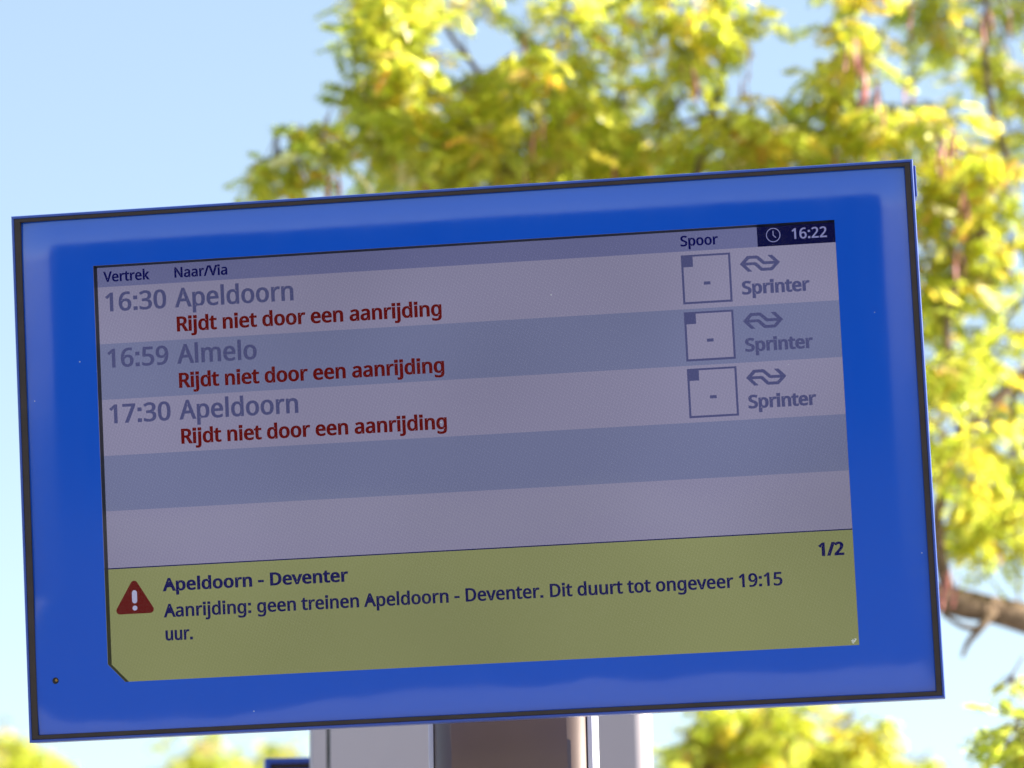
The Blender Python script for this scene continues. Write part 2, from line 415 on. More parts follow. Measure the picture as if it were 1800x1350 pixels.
GL = json.loads('''{" ":[209,[]],"-":[258,[[97,184,32,184,32,204,32,225,32,246,97,246,161,246,226,246,226,225,226,204,226,184,161,184]]],".":[215,[[58,24,58,43,58,63,63,77,72,85,82,93,93,97,107,97,121,97,132,93,142,85,152,77,157,63,157,43,157,24,152,10,142,2,132,-7,121,-11,107,-11,93,-11,82,-7,72,2,63,10]]],"/":[298,[[267,573,290,573,219,382,148,191,77,0,54,0,31,0,8,0,79,191,150,382,221,573,244,573]]],"0":[459,[[419,349,419,287,419,241,416,199,409,163,402,126,391,96,376,70,360,45,341,25,316,12,292,-1,263,-8,229,-8,186,-8,150,4,122,27,94,51,73,85,60,129,46,173,39,226,39,287,39,349,46,402,58,446,71,490,91,523,119,547,146,570,183,581,229,581,271,581,307,570,335,547,364,523,385,490,399,446,412,402],[110,339,110,287,110,235,114,191,121,156,129,122,142,96,159,78,177,61,200,52,229,52,257,52,281,61,298,78,315,95,328,121,336,156,344,191,348,235,348,287,348,339,344,383,336,417,328,452,315,478,298,495,281,513,257,521,229,521,200,521,177,513,159,495,142,478,129,452,121,417,114,383]]],"1":[459,[[285,191,285,0,262,0,239,0,216,0,216,133,216,267,216,400,216,416,216,429,216,439,216,450,217,460,217,470,218,479,218,489,219,499,210,490,203,483,196,477,189,471,180,464,169,455,149,438,129,422,108,405,96,421,84,437,71,452,123,492,175,532,226,573,246,573,265,573,285,573,285,382]]],"2":[459,[[417,21,417,0,291,0,165,0,38,0,38,20,38,39,38,59,88,109,138,160,188,210,217,239,242,265,261,287,281,310,296,332,306,353,316,375,322,399,322,424,322,456,312,480,294,496,275,512,250,520,221,520,193,520,168,516,147,506,126,496,105,483,83,466,70,482,57,497,45,513,60,526,76,538,94,548,112,558,132,566,153,572,174,578,196,581,221,581,256,581,287,574,313,562,338,550,358,532,372,510,387,487,394,460,394,428,394,398,388,370,375,344,363,318,346,292,324,267,302,241,276,214,247,185,207,146,167,107,128,67,128,66,128,65,128,64,224,64,321,64,417,64,417,43]]],"3":[459,[[395,480,395,439,395,413,391,391,381,372,371,353,358,338,340,326,322,315,301,306,277,302,277,300,277,299,277,298,323,293,357,279,379,255,402,231,413,201,413,163,413,130,405,100,390,74,374,48,350,28,318,14,286,-1,244,-8,193,-8,163,-8,136,-6,110,-1,84,3,60,11,36,23,36,45,36,67,36,89,60,77,86,68,114,61,142,55,168,51,194,51,245,51,282,61,305,81,328,101,339,129,339,164,339,188,333,208,320,223,308,237,289,248,265,255,241,262,213,265,179,265,160,265,142,265,123,265,123,285,123,306,123,326,142,326,161,326,180,326,211,326,238,330,259,339,280,348,296,361,307,377,318,394,323,412,323,434,323,462,314,483,295,498,276,514,251,521,219,521,199,521,180,519,164,515,147,511,132,506,117,498,103,491,89,483,75,473,63,489,51,505,39,521,60,537,85,551,115,563,145,575,180,581,218,581,278,581,323,567,352,540,381,514]]],"5":[459,[[202,351,221,351,260,351,294,345,322,331,351,318,374,299,389,274,405,249,413,219,413,183,413,143,404,109,387,81,370,52,346,30,314,15,282,0,244,-8,199,-8,169,-8,142,-5,116,0,90,5,68,13,51,23,51,45,51,68,51,90,70,78,93,69,121,62,148,55,175,52,200,52,228,52,253,57,274,65,295,74,311,88,323,106,335,125,341,148,341,176,341,213,329,242,306,262,283,282,247,292,197,292,182,292,165,291,146,288,127,285,111,283,99,280,88,287,76,295,64,302,71,392,79,482,86,573,182,573,277,573,373,573,373,551,373,530,373,508,297,508,222,508,146,508,141,453,137,398,132,342,141,344,154,346,169,348,185,350]]],"6":[459,[[44,202,44,245,44,278,46,310,51,342,55,374,63,405,75,433,86,462,101,487,121,510,141,532,166,549,196,562,226,574,263,581,306,581,318,581,330,580,344,579,357,578,368,576,377,573,377,553,377,533,377,513,367,516,356,519,344,520,332,522,320,523,308,523,271,523,240,517,216,504,191,492,172,475,158,454,143,433,133,408,127,380,120,352,116,323,115,291,116,291,118,291,119,291,128,304,138,315,150,326,162,336,177,344,194,350,212,356,232,358,255,358,288,358,317,352,342,338,367,324,386,305,400,279,414,253,421,221,421,184,421,145,414,111,399,82,384,53,363,31,336,15,309,0,276,-8,239,-8,212,-8,186,-3,163,7,139,17,119,33,101,54,83,75,69,101,59,133,49,165],[218,51,238,51,272,51,299,62,320,84,341,105,351,139,351,184,351,221,342,250,324,271,305,292,277,303,241,303,215,303,194,298,175,287,156,277,142,264,131,248,121,232,115,215,115,198,115,180,118,163,123,146,128,129,136,113,146,99,157,84,170,73,185,64,200,56]]],"7":[459,[[135,0,109,0,187,169,266,339,344,508,241,508,138,508,35,508,35,530,35,551,35,573,163,573,291,573,419,573,419,554,419,536,419,518,342,345,264,173,187,0,161,0]]],"9":[459,[[417,371,417,328,417,295,415,263,410,231,406,198,398,168,387,139,375,111,360,85,340,63,320,41,295,23,265,11,234,-2,197,-8,154,-8,143,-8,131,-7,117,-6,103,-5,91,-3,82,0,82,20,82,40,82,60,91,57,103,54,115,53,128,51,141,50,152,50,190,50,221,56,245,68,269,80,289,97,303,118,318,139,328,164,334,192,341,220,345,250,346,281,344,281,342,281,341,281,333,268,323,257,310,247,298,237,283,229,266,223,248,217,228,214,204,214,172,214,143,221,118,235,93,248,74,268,61,294,47,319,40,350,40,387,40,427,48,462,63,491,78,520,99,542,127,557,154,573,186,581,223,581,250,581,276,575,299,565,323,555,343,539,361,518,379,497,392,471,402,439,412,408],[243,521,223,521,190,521,163,510,142,488,120,466,110,433,110,388,110,351,119,322,137,301,155,280,182,269,220,269,245,269,268,275,286,285,305,296,320,309,330,325,340,341,346,357,346,374,346,392,343,409,338,426,333,444,325,460,315,474,305,488,292,500,277,508,261,517]]],":":[215,[[58,24,58,43,58,63,63,77,72,85,82,93,93,97,107,97,121,97,132,93,142,85,152,77,157,63,157,43,157,24,152,10,142,2,132,-7,121,-11,107,-11,93,-11,82,-7,72,2,63,10],[58,367,58,387,58,407,63,421,72,429,82,437,93,441,107,441,121,441,132,437,142,429,152,421,157,407,157,387,157,367,152,353,142,345,132,336,121,332,107,332,93,332,82,336,72,345,63,353]]],"A":[512,[[462,0,437,0,414,59,391,118,368,177,292,177,217,177,141,177,118,118,96,59,73,0,49,0,24,0,0,0,75,192,149,383,224,575,245,575,267,575,289,575,363,383,437,192,512,0,487,0],[304,357,282,415,281,419,278,427,274,438,271,449,267,461,263,473,260,485,257,494,255,500,252,490,250,479,247,468,244,457,241,447,238,438,235,429,232,421,230,415,209,357,187,299,165,241,226,241,286,241,346,241,325,299]]],"D":[585,[[536,353,536,292,536,228,525,174,501,131,477,87,443,55,399,33,354,11,300,0,237,0,184,0,131,0,78,0,78,191,78,382,78,573,137,573,195,573,254,573,312,573,362,562,404,540,446,519,479,488,502,446,525,405],[460,214,460,289,460,340,452,382,435,415,418,447,394,471,361,487,329,503,290,511,244,511,213,511,181,511,150,511,150,361,150,211,150,62,176,62,202,62,228,62,305,62,363,81,402,119,441,157]]],"N":[609,[[532,191,532,0,504,0,476,0,447,0,345,159,243,317,141,476,140,476,139,476,138,476,139,463,140,449,141,432,142,415,142,397,143,378,144,359,144,340,144,320,144,213,144,107,144,0,122,0,100,0,78,0,78,191,78,382,78,573,106,573,133,573,161,573,263,415,365,257,467,99,468,99,469,99,470,99,469,107,469,120,468,137,467,154,466,173,466,193,465,214,464,232,464,249,464,357,464,465,464,573,487,573,509,573,532,573,532,382]]],"R":[499,[[183,573,236,573,283,573,323,567,353,555,384,543,407,524,422,500,437,476,444,446,444,410,444,379,439,354,427,334,416,313,402,297,385,285,367,273,349,264,330,257,382,171,434,86,487,0,459,0,431,0,403,0,356,79,310,158,264,237,226,237,188,237,150,237,150,158,150,79,150,0,126,0,102,0,78,0,78,191,78,382,78,573,130,573],[263,510,232,510,204,510,177,510,150,510,150,439,150,368,150,298,179,298,207,298,236,298,282,298,316,307,338,325,359,344,370,371,370,407,370,432,365,452,355,467,345,482,330,493,310,500,289,507]]],"S":[440,[[403,183,403,153,403,119,394,90,378,66,361,42,337,24,307,11,276,-2,240,-8,198,-8,177,-8,156,-7,137,-5,117,-3,99,0,83,4,67,8,53,13,41,19,41,42,41,65,41,88,60,80,84,72,113,65,141,58,171,55,201,55,230,55,253,58,273,66,292,73,306,84,316,98,326,112,330,128,330,147,330,165,326,181,318,194,310,207,297,219,277,230,258,241,230,252,196,265,171,274,150,283,131,294,113,304,97,316,85,330,73,343,63,358,57,375,51,392,48,412,48,435,48,465,56,491,71,513,87,534,108,551,136,563,163,575,195,581,231,581,262,581,291,578,318,572,344,566,368,558,389,549,381,528,374,507,366,487,347,495,325,503,302,508,279,514,254,517,229,517,205,517,185,514,169,507,153,500,141,490,133,478,125,465,121,450,121,434,121,415,125,399,133,386,141,373,154,361,172,351,191,341,215,330,246,318,280,306,308,293,332,279,355,265,372,248,385,228,397,208]]],"V":[481,[[456,573,481,573,413,382,345,191,277,0,253,0,229,0,204,0,136,191,68,382,0,573,25,573,50,573,75,573,118,450,161,328,204,205,210,190,215,175,220,160,224,146,228,132,231,119,235,106,238,93,241,80,243,93,246,106,250,119,253,133,257,147,262,161,266,176,271,191,277,207,319,329,362,451,405,573,430,573]]],"a":[450,[[203,437,231,437,283,437,322,426,347,403,372,380,385,343,385,293,385,195,385,98,385,0,368,0,351,0,334,0,329,20,325,41,320,61,319,61,318,61,317,61,304,45,292,32,279,22,266,12,251,4,234,-1,217,-6,196,-8,172,-8,147,-8,124,-3,103,6,82,15,66,29,55,48,43,67,37,91,37,119,37,162,54,195,87,219,121,242,173,254,243,257,267,257,292,258,316,259,316,268,316,276,316,285,316,321,308,345,293,359,277,373,255,380,227,380,204,380,183,377,163,370,142,363,123,356,106,347,99,365,91,383,84,400,103,410,125,419,151,426,176,433],[273,209,252,208,198,206,161,197,141,182,120,167,110,146,110,119,110,95,117,77,132,66,147,55,165,49,188,49,225,49,255,59,279,79,303,99,315,130,315,172,315,184,315,197,315,210,294,209]]],"d":[493,[[243,-8,221,-8,167,-8,124,11,92,48,60,85,44,140,44,214,44,288,60,344,93,381,125,419,168,438,221,438,244,438,263,435,280,429,296,424,311,416,323,407,335,397,346,386,354,374,356,374,358,374,359,374,359,381,358,392,356,405,355,419,354,430,354,438,354,495,354,552,354,609,378,609,401,609,425,609,425,406,425,203,425,0,406,0,387,0,368,0,365,19,361,38,358,58,357,58,356,58,354,58,346,45,335,34,323,24,311,15,296,7,279,1,263,-5],[193,51,232,51,277,51,309,63,328,88,346,113,355,150,355,200,355,205,355,209,355,213,355,267,346,308,329,336,311,365,279,379,231,379,193,379,165,364,146,334,127,304,117,263,117,213,117,161,127,121,146,93,165,65]]],"e":[452,[[196,438,234,438,271,438,303,430,329,414,356,398,376,375,390,346,404,317,411,283,411,244,411,230,411,215,411,201,313,201,215,201,117,201,118,153,131,116,154,90,178,65,211,52,254,52,281,52,306,55,327,60,348,65,370,72,392,82,392,61,392,41,392,20,370,10,349,3,327,-1,306,-6,280,-8,251,-8,210,-8,174,0,143,17,112,33,88,58,70,91,53,124,44,164,44,212,44,259,52,299,68,333,84,366,106,392,134,411,163,429],[257,380,233,380,200,380,173,369,154,348,134,326,122,296,119,257,192,257,265,257,338,257,338,282,334,303,326,322,319,340,308,354,292,364,277,375]]],"g":[493,[[165,438,221,438,249,438,274,433,297,422,320,411,339,395,355,373,357,373,358,373,359,373,362,392,366,411,369,430,388,430,406,430,425,430,425,284,425,138,425,-7,425,-48,418,-82,404,-109,390,-137,369,-158,341,-172,312,-186,276,-192,233,-192,202,-192,173,-190,147,-186,121,-181,98,-174,78,-165,78,-144,78,-122,78,-100,98,-111,122,-119,149,-125,176,-131,206,-134,237,-134,273,-134,302,-123,324,-101,345,-80,355,-50,355,-13,355,-7,355,-2,355,4,355,10,356,20,356,32,357,44,357,52,358,57,357,57,356,57,354,57,339,35,321,19,299,8,277,-3,251,-8,221,-8,166,-8,122,11,91,51,60,90,44,144,44,214,44,283,60,337,91,377,122,418],[259,379,230,379,206,379,186,372,169,359,152,346,139,328,130,303,121,279,117,249,117,213,117,160,127,120,146,92,166,64,194,50,232,50,254,50,272,53,288,58,303,64,316,73,326,85,337,97,344,112,349,131,354,149,356,172,356,197,356,203,356,209,356,214,356,253,352,285,343,309,334,333,320,350,302,362,283,373]]],"i":[207,[[115,430,139,430,139,287,139,143,139,0,115,0,92,0,68,0,68,143,68,287,68,430,92,430],[92,591,104,591,115,591,124,587,133,580,141,573,145,562,145,546,145,531,141,520,133,512,124,505,115,501,104,501,92,501,83,505,75,512,67,520,63,531,63,546,63,562,67,573,75,580,83,587]]],"j":[207,[[46,-192,18,-192,4,-192,-7,-192,-18,-190,-28,-188,-37,-186,-44,-183,-44,-164,-44,-145,-44,-126,-36,-128,-28,-130,-19,-132,-11,-133,-1,-134,9,-134,26,-134,40,-129,51,-120,63,-111,68,-93,68,-67,68,99,68,264,68,430,92,430,115,430,139,430,139,265,139,101,139,-64,139,-91,134,-114,126,-133,117,-152,104,-167,87,-177,69,-187],[63,531,63,546,63,562,67,573,75,580,83,587,92,591,104,591,115,591,124,587,133,580,141,573,145,562,145,546,145,531,141,520,133,512,124,505,115,501,104,501,92,501,83,505,75,512,67,520]]],"k":[428,[[138,397,138,291,138,283,138,271,137,257,136,244,135,231,135,221,136,221,137,221,138,221,141,226,146,232,152,240,159,248,165,256,172,264,179,273,184,279,189,285,235,333,281,381,326,430,354,430,381,430,409,430,351,369,293,307,235,246,297,164,359,82,421,0,393,0,364,0,336,0,286,67,237,134,187,200,171,186,154,172,138,158,138,105,138,53,138,0,115,0,91,0,68,0,68,203,68,406,68,609,91,609,115,609,138,609,138,503]]],"l":[207,[[139,203,139,0,115,0,92,0,68,0,68,203,68,406,68,609,92,609,115,609,139,609,139,406]]],"m":[750,[[512,438,540,438,588,438,625,425,649,401,673,376,685,335,685,280,685,187,685,93,685,0,662,0,638,0,615,0,615,92,615,184,615,277,615,310,608,336,594,353,580,370,558,379,528,379,486,379,456,366,438,342,420,318,411,283,411,237,411,158,411,79,411,0,388,0,365,0,342,0,342,92,342,184,342,277,342,299,338,318,332,333,326,348,316,360,303,367,290,375,274,379,253,379,225,379,202,372,185,360,169,348,157,331,150,308,142,285,139,257,139,223,139,149,139,74,139,0,115,0,92,0,68,0,68,143,68,287,68,430,87,430,106,430,125,430,129,410,132,391,136,371,137,371,138,371,140,371,149,386,160,399,173,409,186,418,200,426,217,431,233,435,249,438,266,438,299,438,327,432,349,420,371,408,388,390,398,366,399,366,400,366,402,366,416,390,436,408,461,420,486,432]]],"n":[496,[[257,438,275,438,326,438,365,425,391,401,418,376,431,335,431,280,431,187,431,93,431,0,407,0,384,0,361,0,361,92,361,183,361,275,361,310,353,336,338,353,322,370,298,379,265,379,217,379,184,365,166,338,148,312,139,273,139,223,139,149,139,74,139,0,115,0,92,0,68,0,68,143,68,287,68,430,87,430,106,430,125,430,129,410,132,391,136,371,137,371,138,371,140,371,149,386,161,399,175,409,189,418,205,426,222,431,239,435]]],"o":[485,[[442,263,442,216,442,180,437,148,428,121,418,93,405,70,388,51,370,31,349,17,324,7,300,-3,272,-8,241,-8,213,-8,187,-3,163,7,139,17,118,31,100,51,83,70,69,93,59,121,49,148,44,180,44,216,44,263,52,304,68,336,84,369,107,394,137,412,167,429,203,438,244,438,283,438,317,429,347,412,377,394,400,369,417,336,433,304],[117,267,117,216,117,182,121,153,130,128,139,103,153,84,172,71,190,57,214,51,243,51,272,51,296,57,314,71,333,84,347,103,356,128,364,153,369,182,369,216,369,250,364,279,355,303,346,327,332,346,314,359,296,372,272,379,242,379,198,379,167,364,147,335,127,306]]],"p":[493,[[250,438,273,438,326,438,368,419,401,383,433,346,449,290,449,216,449,167,442,126,427,93,412,59,392,34,365,17,339,0,308,-8,272,-8,250,-8,230,-5,213,1,196,7,182,14,170,24,158,33,147,43,139,55,137,55,136,55,134,55,135,45,136,34,137,20,138,6,139,-6,139,-16,139,-75,139,-134,139,-192,115,-192,92,-192,68,-192,68,15,68,222,68,430,87,430,107,430,126,430,129,410,132,391,136,371,137,371,138,371,139,371,147,384,158,395,170,405,182,415,196,423,213,429,230,435],[299,379,260,379,231,379,208,373,190,362,172,351,160,335,152,313,144,291,139,263,139,229,139,225,139,220,139,216,139,180,142,150,150,126,157,101,170,83,188,70,206,57,230,51,261,51,288,51,309,58,326,72,343,87,355,106,364,131,372,156,376,184,376,217,376,266,367,305,348,334,329,364]]],"r":[331,[[249,438,269,438,277,438,285,437,295,437,304,436,312,435,319,433,316,411,313,390,310,368,303,370,296,371,287,372,279,373,271,374,264,374,247,374,231,370,217,363,202,356,188,347,176,334,165,321,155,306,149,289,142,271,139,251,139,229,139,153,139,76,139,0,115,0,92,0,68,0,68,143,68,287,68,430,87,430,107,430,126,430,129,404,131,377,134,351,135,351,136,351,137,351,146,367,157,382,170,395,183,408,198,418,214,426,231,434]]],"t":[289,[[192,50,212,50,222,50,233,51,245,53,256,54,265,56,272,59,272,41,272,23,272,5,264,1,254,-2,240,-4,226,-7,213,-8,200,-8,177,-8,157,-4,138,4,119,11,103,25,91,44,80,63,74,90,74,125,74,209,74,292,74,375,53,375,33,375,13,375,13,387,13,398,13,409,33,418,54,428,75,437,84,468,93,498,103,528,117,528,130,528,144,528,144,496,144,463,144,430,186,430,227,430,269,430,269,412,269,393,269,375,227,375,186,375,144,375,144,292,144,210,144,127,144,101,151,81,163,69,176,56]]],"u":[496,[[404,430,427,430,427,287,427,143,427,0,408,0,389,0,370,0,366,19,363,38,359,57,358,57,357,57,356,57,347,42,335,30,321,20,306,10,291,3,273,-1,256,-6,238,-8,220,-8,186,-8,157,-3,134,8,110,19,93,36,81,59,69,82,63,112,63,148,63,242,63,336,63,430,87,430,111,430,135,430,135,338,135,245,135,153,135,119,142,93,158,76,173,59,198,51,230,51,262,51,287,57,306,69,324,81,337,98,345,121,353,145,357,173,357,206,357,281,357,355,357,430,380,430]]],"v":[407,[[190,0,163,0,109,143,54,287,0,430,25,430,50,430,75,430,106,345,136,261,167,176,171,165,176,152,180,137,185,123,190,109,193,96,197,83,200,72,201,63,202,63,203,63,204,63,207,72,210,83,214,96,218,110,222,123,227,138,232,152,237,165,241,176,271,261,302,345,332,430,357,430,382,430,407,430,353,287,298,143,244,0,217,0]]]}''')
def text(name, s, u0, u1, base, cap, mat, parent, off=.0, z=.0004, track=12):
    """lettering: baseline v, cap height in screen px, fitted between u0 and u1"""
    H = 571.0; k = cap/H
    pen = 0; items = []
    for i, ch in enumerate(s):
        adv, spl = GL[ch]
        if spl: items.append((pen, ch, spl))
        pen += adv+track
    xs = [pen_+p for pen_, ch, spl in items for sp in spl for p in sp[2::6]]
    x0, x1 = min(xs), max(xs); kx = (u1-u0-2*off)/(x1-x0)
    glyphs = []
    for pen_, ch, spl in items:
        loops = []
        for sp in spl:
            n = len(sp)//6
            if ch in '.:ij' and n == 8:               # square dots
                xx = sp[2::6]; yy = sp[3::6]; mx_, my_ = (min(xx)+max(xx))/2, (min(yy)+max(yy))/2; h = 46
                pl = [(mx_-h, my_-h), (mx_-h, my_+h), (mx_+h, my_+h), (mx_+h, my_-h)]
            else:
                pl = []
                for i in range(n):
                    a = sp[i*6:i*6+6]; b = sp[((i+1) % n)*6:((i+1) % n)*6+6]
                    p0, p1, p2, p3 = (a[2], a[3]), (a[4], a[5]), (b[0], b[1]), (b[2], b[3])
                    if p0 == p3: continue
                    cr = abs((p3[0]-p0[0])*(p1[1]-p0[1])-(p3[1]-p0[1])*(p1[0]-p0[0]))+abs((p3[0]-p0[0])*(p2[1]-p0[1])-(p3[1]-p0[1])*(p2[0]-p0[0]))
                    st = 1 if cr < 3*math.dist(p0, p3) else 4
                    for k_ in range(st):
                        t = k_/st; q = 1-t
                        pl.append(tuple(q*q*q*p0[c]+3*q*q*t*p1[c]+3*q*t*t*p2[c]+t*t*t*p3[c] for c in (0, 1)))
            pl = [(u0+off+(pen_+x-x0)*kx, -(base-.6*off-y*k*(1-1.2*off/cap))) for x, y in pl]
            cl = []
            for p in pl:
                if not cl or math.dist(p, cl[-1]) > .12: cl.append(p)
            if math.dist(cl[0], cl[-1]) < .12: cl.pop()
            n = len(cl); out = []
            for i in range(n):                         # move every corner outwards by off
                a = Vector(cl[i-1]); b = Vector(cl[i]); c = Vector(cl[(i+1) % n])
                d1 = (b-a).normalized(); d2 = (c-b).normalized()
                n1 = Vector((-d1.y, d1.x)); n2_ = Vector((-d2.y, d2.x)); m_ = n1+n2_
                m_ = m_.normalized() if m_.length > .3 else n1
                g_ = m_*(1/max(.5, m_.dot(n1))); out.append((b.x+g_.x*off, b.y+g_.y*off*.6))
            loops.append([(x, -y) for x, y in out])
        glyphs.append(loops)
    V = []; F = []
    for loops in glyphs:
        me = poly_me('tmp', loops, z); b = len(V); V += [v.co.copy() for v in me.vertices]; F += [tuple(b+i for i in p.vertices) for p in me.polygons]
        bpy.data.meshes.remove(me)
    return bpart(name, me_from(name, V, F), mat, parent)

LIGHT = (134, 131, 160); ROWB = (111, 116, 151)
navy = lcd('pixels_navy', (22, 20, 84)); greyt = lcd('pixels_faded_navy', (76, 79, 120)); red = lcd('pixels_dark_red', (94, 18, 26))
light = lcd('pixels_light', LIGHT); bandm = lcd('pixels_blue_grey', ROWB)
head = lcd('pixels_header', (102, 105, 146)); yel = lcd('pixels_yellow', (132, 137, 96)); clockm = lcd('pixels_clock', (19, 18, 66)); timem = lcd('pixels_clock_text', (128, 130, 178))
warnr = lcd('pixels_warning_red', (92, 14, 20)); white = lcd('pixels_white', (165, 165, 200))
screen = rect('display_panel', -6, -6, 1926, 1086, -.0010, M['recess'], None)
lab = {'header_row': head}
rect('header_row', -4, -4, 1722, 58, 0, head, screen)
rect('clock_panel', 1722, -4, 1924, 58, .0001, clockm, screen)
rows = [(58, 206.5, light), (206.5, 351.5, bandm), (351.5, 497, light), (497, 640, bandm), (640, 787, light)]
for a, b_, mt in rows: rect('row_stripe', -4, a, 1924, b_, 0, mt, screen)
rect('notice_panel', -4, 789, 1924, 1084, 0, yel, screen)
rect('divider_line', -4, 787, 1924, 790, .0002, navy, screen)
text('heading_text', 'Vertrek', 27, 148, 45, 27, navy, screen, 1.25)
text('heading_text', 'Naar/Via', 214, 353, 45, 27, navy, screen, 1.25)
text('heading_text', 'Spoor', 1526, 1622, 45, 27, navy, screen, 1.35)
text('clock_text', '16:22', 1810, 1899, 43.5, 27.5, timem, screen, .8)
# clock symbol
def circ(u, v, r, n=36): return [(u+r*math.cos(2*math.pi*i/n), v+r*math.sin(2*math.pi*i/n)) for i in range(n)]
bpart('clock_symbol', poly_me('clock_symbol', [circ(1763, 30, 18.3), circ(1763, 30, 16.3)], .0004), timem, screen)
bpart('clock_symbol', poly_me('clock_symbol', [[(1761.8, 19), (1764, 19), (1764, 30), (1770.5, 36.5), (1769, 38), (1761.8, 31)]], .0004), timem, screen)
LOGO = ([(1673.9, 99.6), (1693.1, 79.8), (1716.5, 79.6), (1719.8, 80.2), (1723.0, 82.2), (1737.5, 95.9), (1760.6, 96.2), (1745.2, 80.1), (1757.2, 80.1), (1776.3, 99.9), (1757.0, 119.2), (1754, 120.1), (1730, 120.1), (1727, 119.6), (1724.5, 117.9), (1712.7, 105.6), (1709.5, 103.7), (1689.6, 103.9), (1704.9, 120.3), (1693.6, 120.3)],
        [(1689.6, 96.4), (1698, 87.6), (1714.6, 87.6), (1717.4, 88.5), (1731, 101.6), (1734.6, 103.5), (1760.5, 103.7), (1752.2, 112.3), (1731.6, 112.3), (1717.4, 98.4), (1713.8, 96.6)])
for k, (dest, tm) in enumerate((('Apeldoorn', '16:30'), ('Almelo', '16:59'), ('Apeldoorn', '17:30'))):
    dv = (0, 146.5, 291.5)[k]
    text('departure_time_text', tm, 30, 190, 122.5+dv, 49, greyt, screen, 1.9)
    text('destination_text', dest, 213, 523 if k != 1 else 421, 122.5+dv, 50, greyt, screen, 1.9)
    text('remark_text', 'Rijdt niet door een aanrijding', 215, 905, 185.5+dv, 39, red, screen, 2.1)
    rect('track_box', 1529, 72+dv, 1646, 190+dv, .0003, light, screen)
    bpart('track_box_outline', poly_me('track_box_outline', [[(1525, 68+dv), (1651, 68+dv), (1651, 194+dv), (1525, 194+dv)], [(1530.5, 73+dv), (1530.5, 188.5+dv), (1645.5, 188.5+dv), (1645.5, 73+dv)]], .0005), greyt, screen)
    rect('track_box_corner', 1529, 72+dv, 1555, 99+dv, .0006, greyt, screen)
    rect('dash_text', 1580, 138.5+dv, 1597, 146.5+dv, .0006, greyt, screen)
    bpart('railway_logo', poly_me('railway_logo', [[(a, b_+dv) for a, b_ in lp] for lp in LOGO], .0004), greyt, screen)
    text('train_type_text', 'Sprinter', 1676, 1848, 178+dv, 34.5, greyt, screen, 2.4)
text('notice_heading_text', 'Apeldoorn - Deventer', 152, 633, 853.5, 33.5, navy, screen, 2.1, track=20)
text('notice_text', 'Aanrijding: geen treinen Apeldoorn - Deventer. Dit duurt tot ongeveer 19:15', 152, 1737, 920.5, 34, navy, screen, 1.5)
text('notice_text', 'uur.', 154, 225, 980, 34, navy, screen, 1.5)
text('page_number_text', '1/2', 1832, 1896, 852.5, 34, navy, screen, 2.4)
# warning triangle
def rtri(pts, r, n=6):
    out = []
    for i in range(3):
        p = Vector(pts[i]); a = (Vector(pts[i-1])-p).normalized(); b_ = (Vector(pts[(i+1) % 3])-p).normalized()
        half = a.angle(b_)/2; c = p+(a+b_).normalized()*(r/math.sin(half)); d = r/math.tan(half)
        s0 = (p+a*d)-c; s1 = (p+b_*d)-c
        for k in range(n+1):
            t = s0.lerp(s1, k/n).normalized()*r; out.append(tuple(c+t))
    return out
bpart('warning_triangle', poly_me('warning_triangle', [rtri([(77.3, 813), (21, 907), (133.5, 907)], 9.5)], .0003), warnr, screen)
def stad(u, v0, v1, r, n=8):
    return [(u+r*math.cos(math.pi+math.pi*i/n), v0+r+r*math.sin(math.pi+math.pi*i/n)) for i in range(n+1)]+[(u+r*math.cos(math.pi*i/n), v1-r+r*math.sin(math.pi*i/n)) for i in range(n+1)]
bpart('exclamation_mark', poly_me('exclamation_mark', [stad(77.3, 846.5, 880.5, 6.6)], .0006), white, screen)
bpart('exclamation_mark', poly_me('exclamation_mark', [circ(77.3, 892.5, 6.4, 20)], .0006), white, screen)

# ------------------------------------------------------------------ pale pillar behind, second sign
PLW, PLD = .583, .42
q = P(852.5, 1300, 5.75)
plc = Vector((q.x, q.y+PLD/2, 0)); pm = Matrix.Translation(plc) @ Matrix.Rotation(R(-3.0), 4, 'Z')
pil = empty('metal_pillar', pm)
tag(pil, 'wide pale grey enamelled pillar with a vertical seam behind the taupe post', 'pillar')
x_s = (582-548)/609*PLW-PLW/2
def cprism(name, x0, x1, rl, rr2):
    pts = []
    for cx, cy, a0, r in ((x1-rr2, -PLD/2+rr2, -90, rr2), (x1-rr2, PLD/2-rr2, 0, rr2), (x0+rl, PLD/2-rl, 90, rl), (x0+rl, -PLD/2+rl, 180, rl)):
        for k in range(7):
            a = R(a0+90*k/6); pts.append((cx+r*math.cos(a), cy+r*math.sin(a)))
    return prism(name, pts, 0, 3.4)
mesh_obj('side_panel', cprism('side_panel', -PLW/2, x_s-.0035, .006, .001), M['pillar'], pil, pm)
mesh_obj('main_panel', cprism('main_panel', x_s+.0035, PLW/2, .001, .024), M['pillar'], pil, pm)
mesh_obj('joint', box_me('joint', x_s-.0034, x_s+.0034, -PLD/2+.004, PLD/2-.004, 0, 3.39), M['seam'], pil, pm)

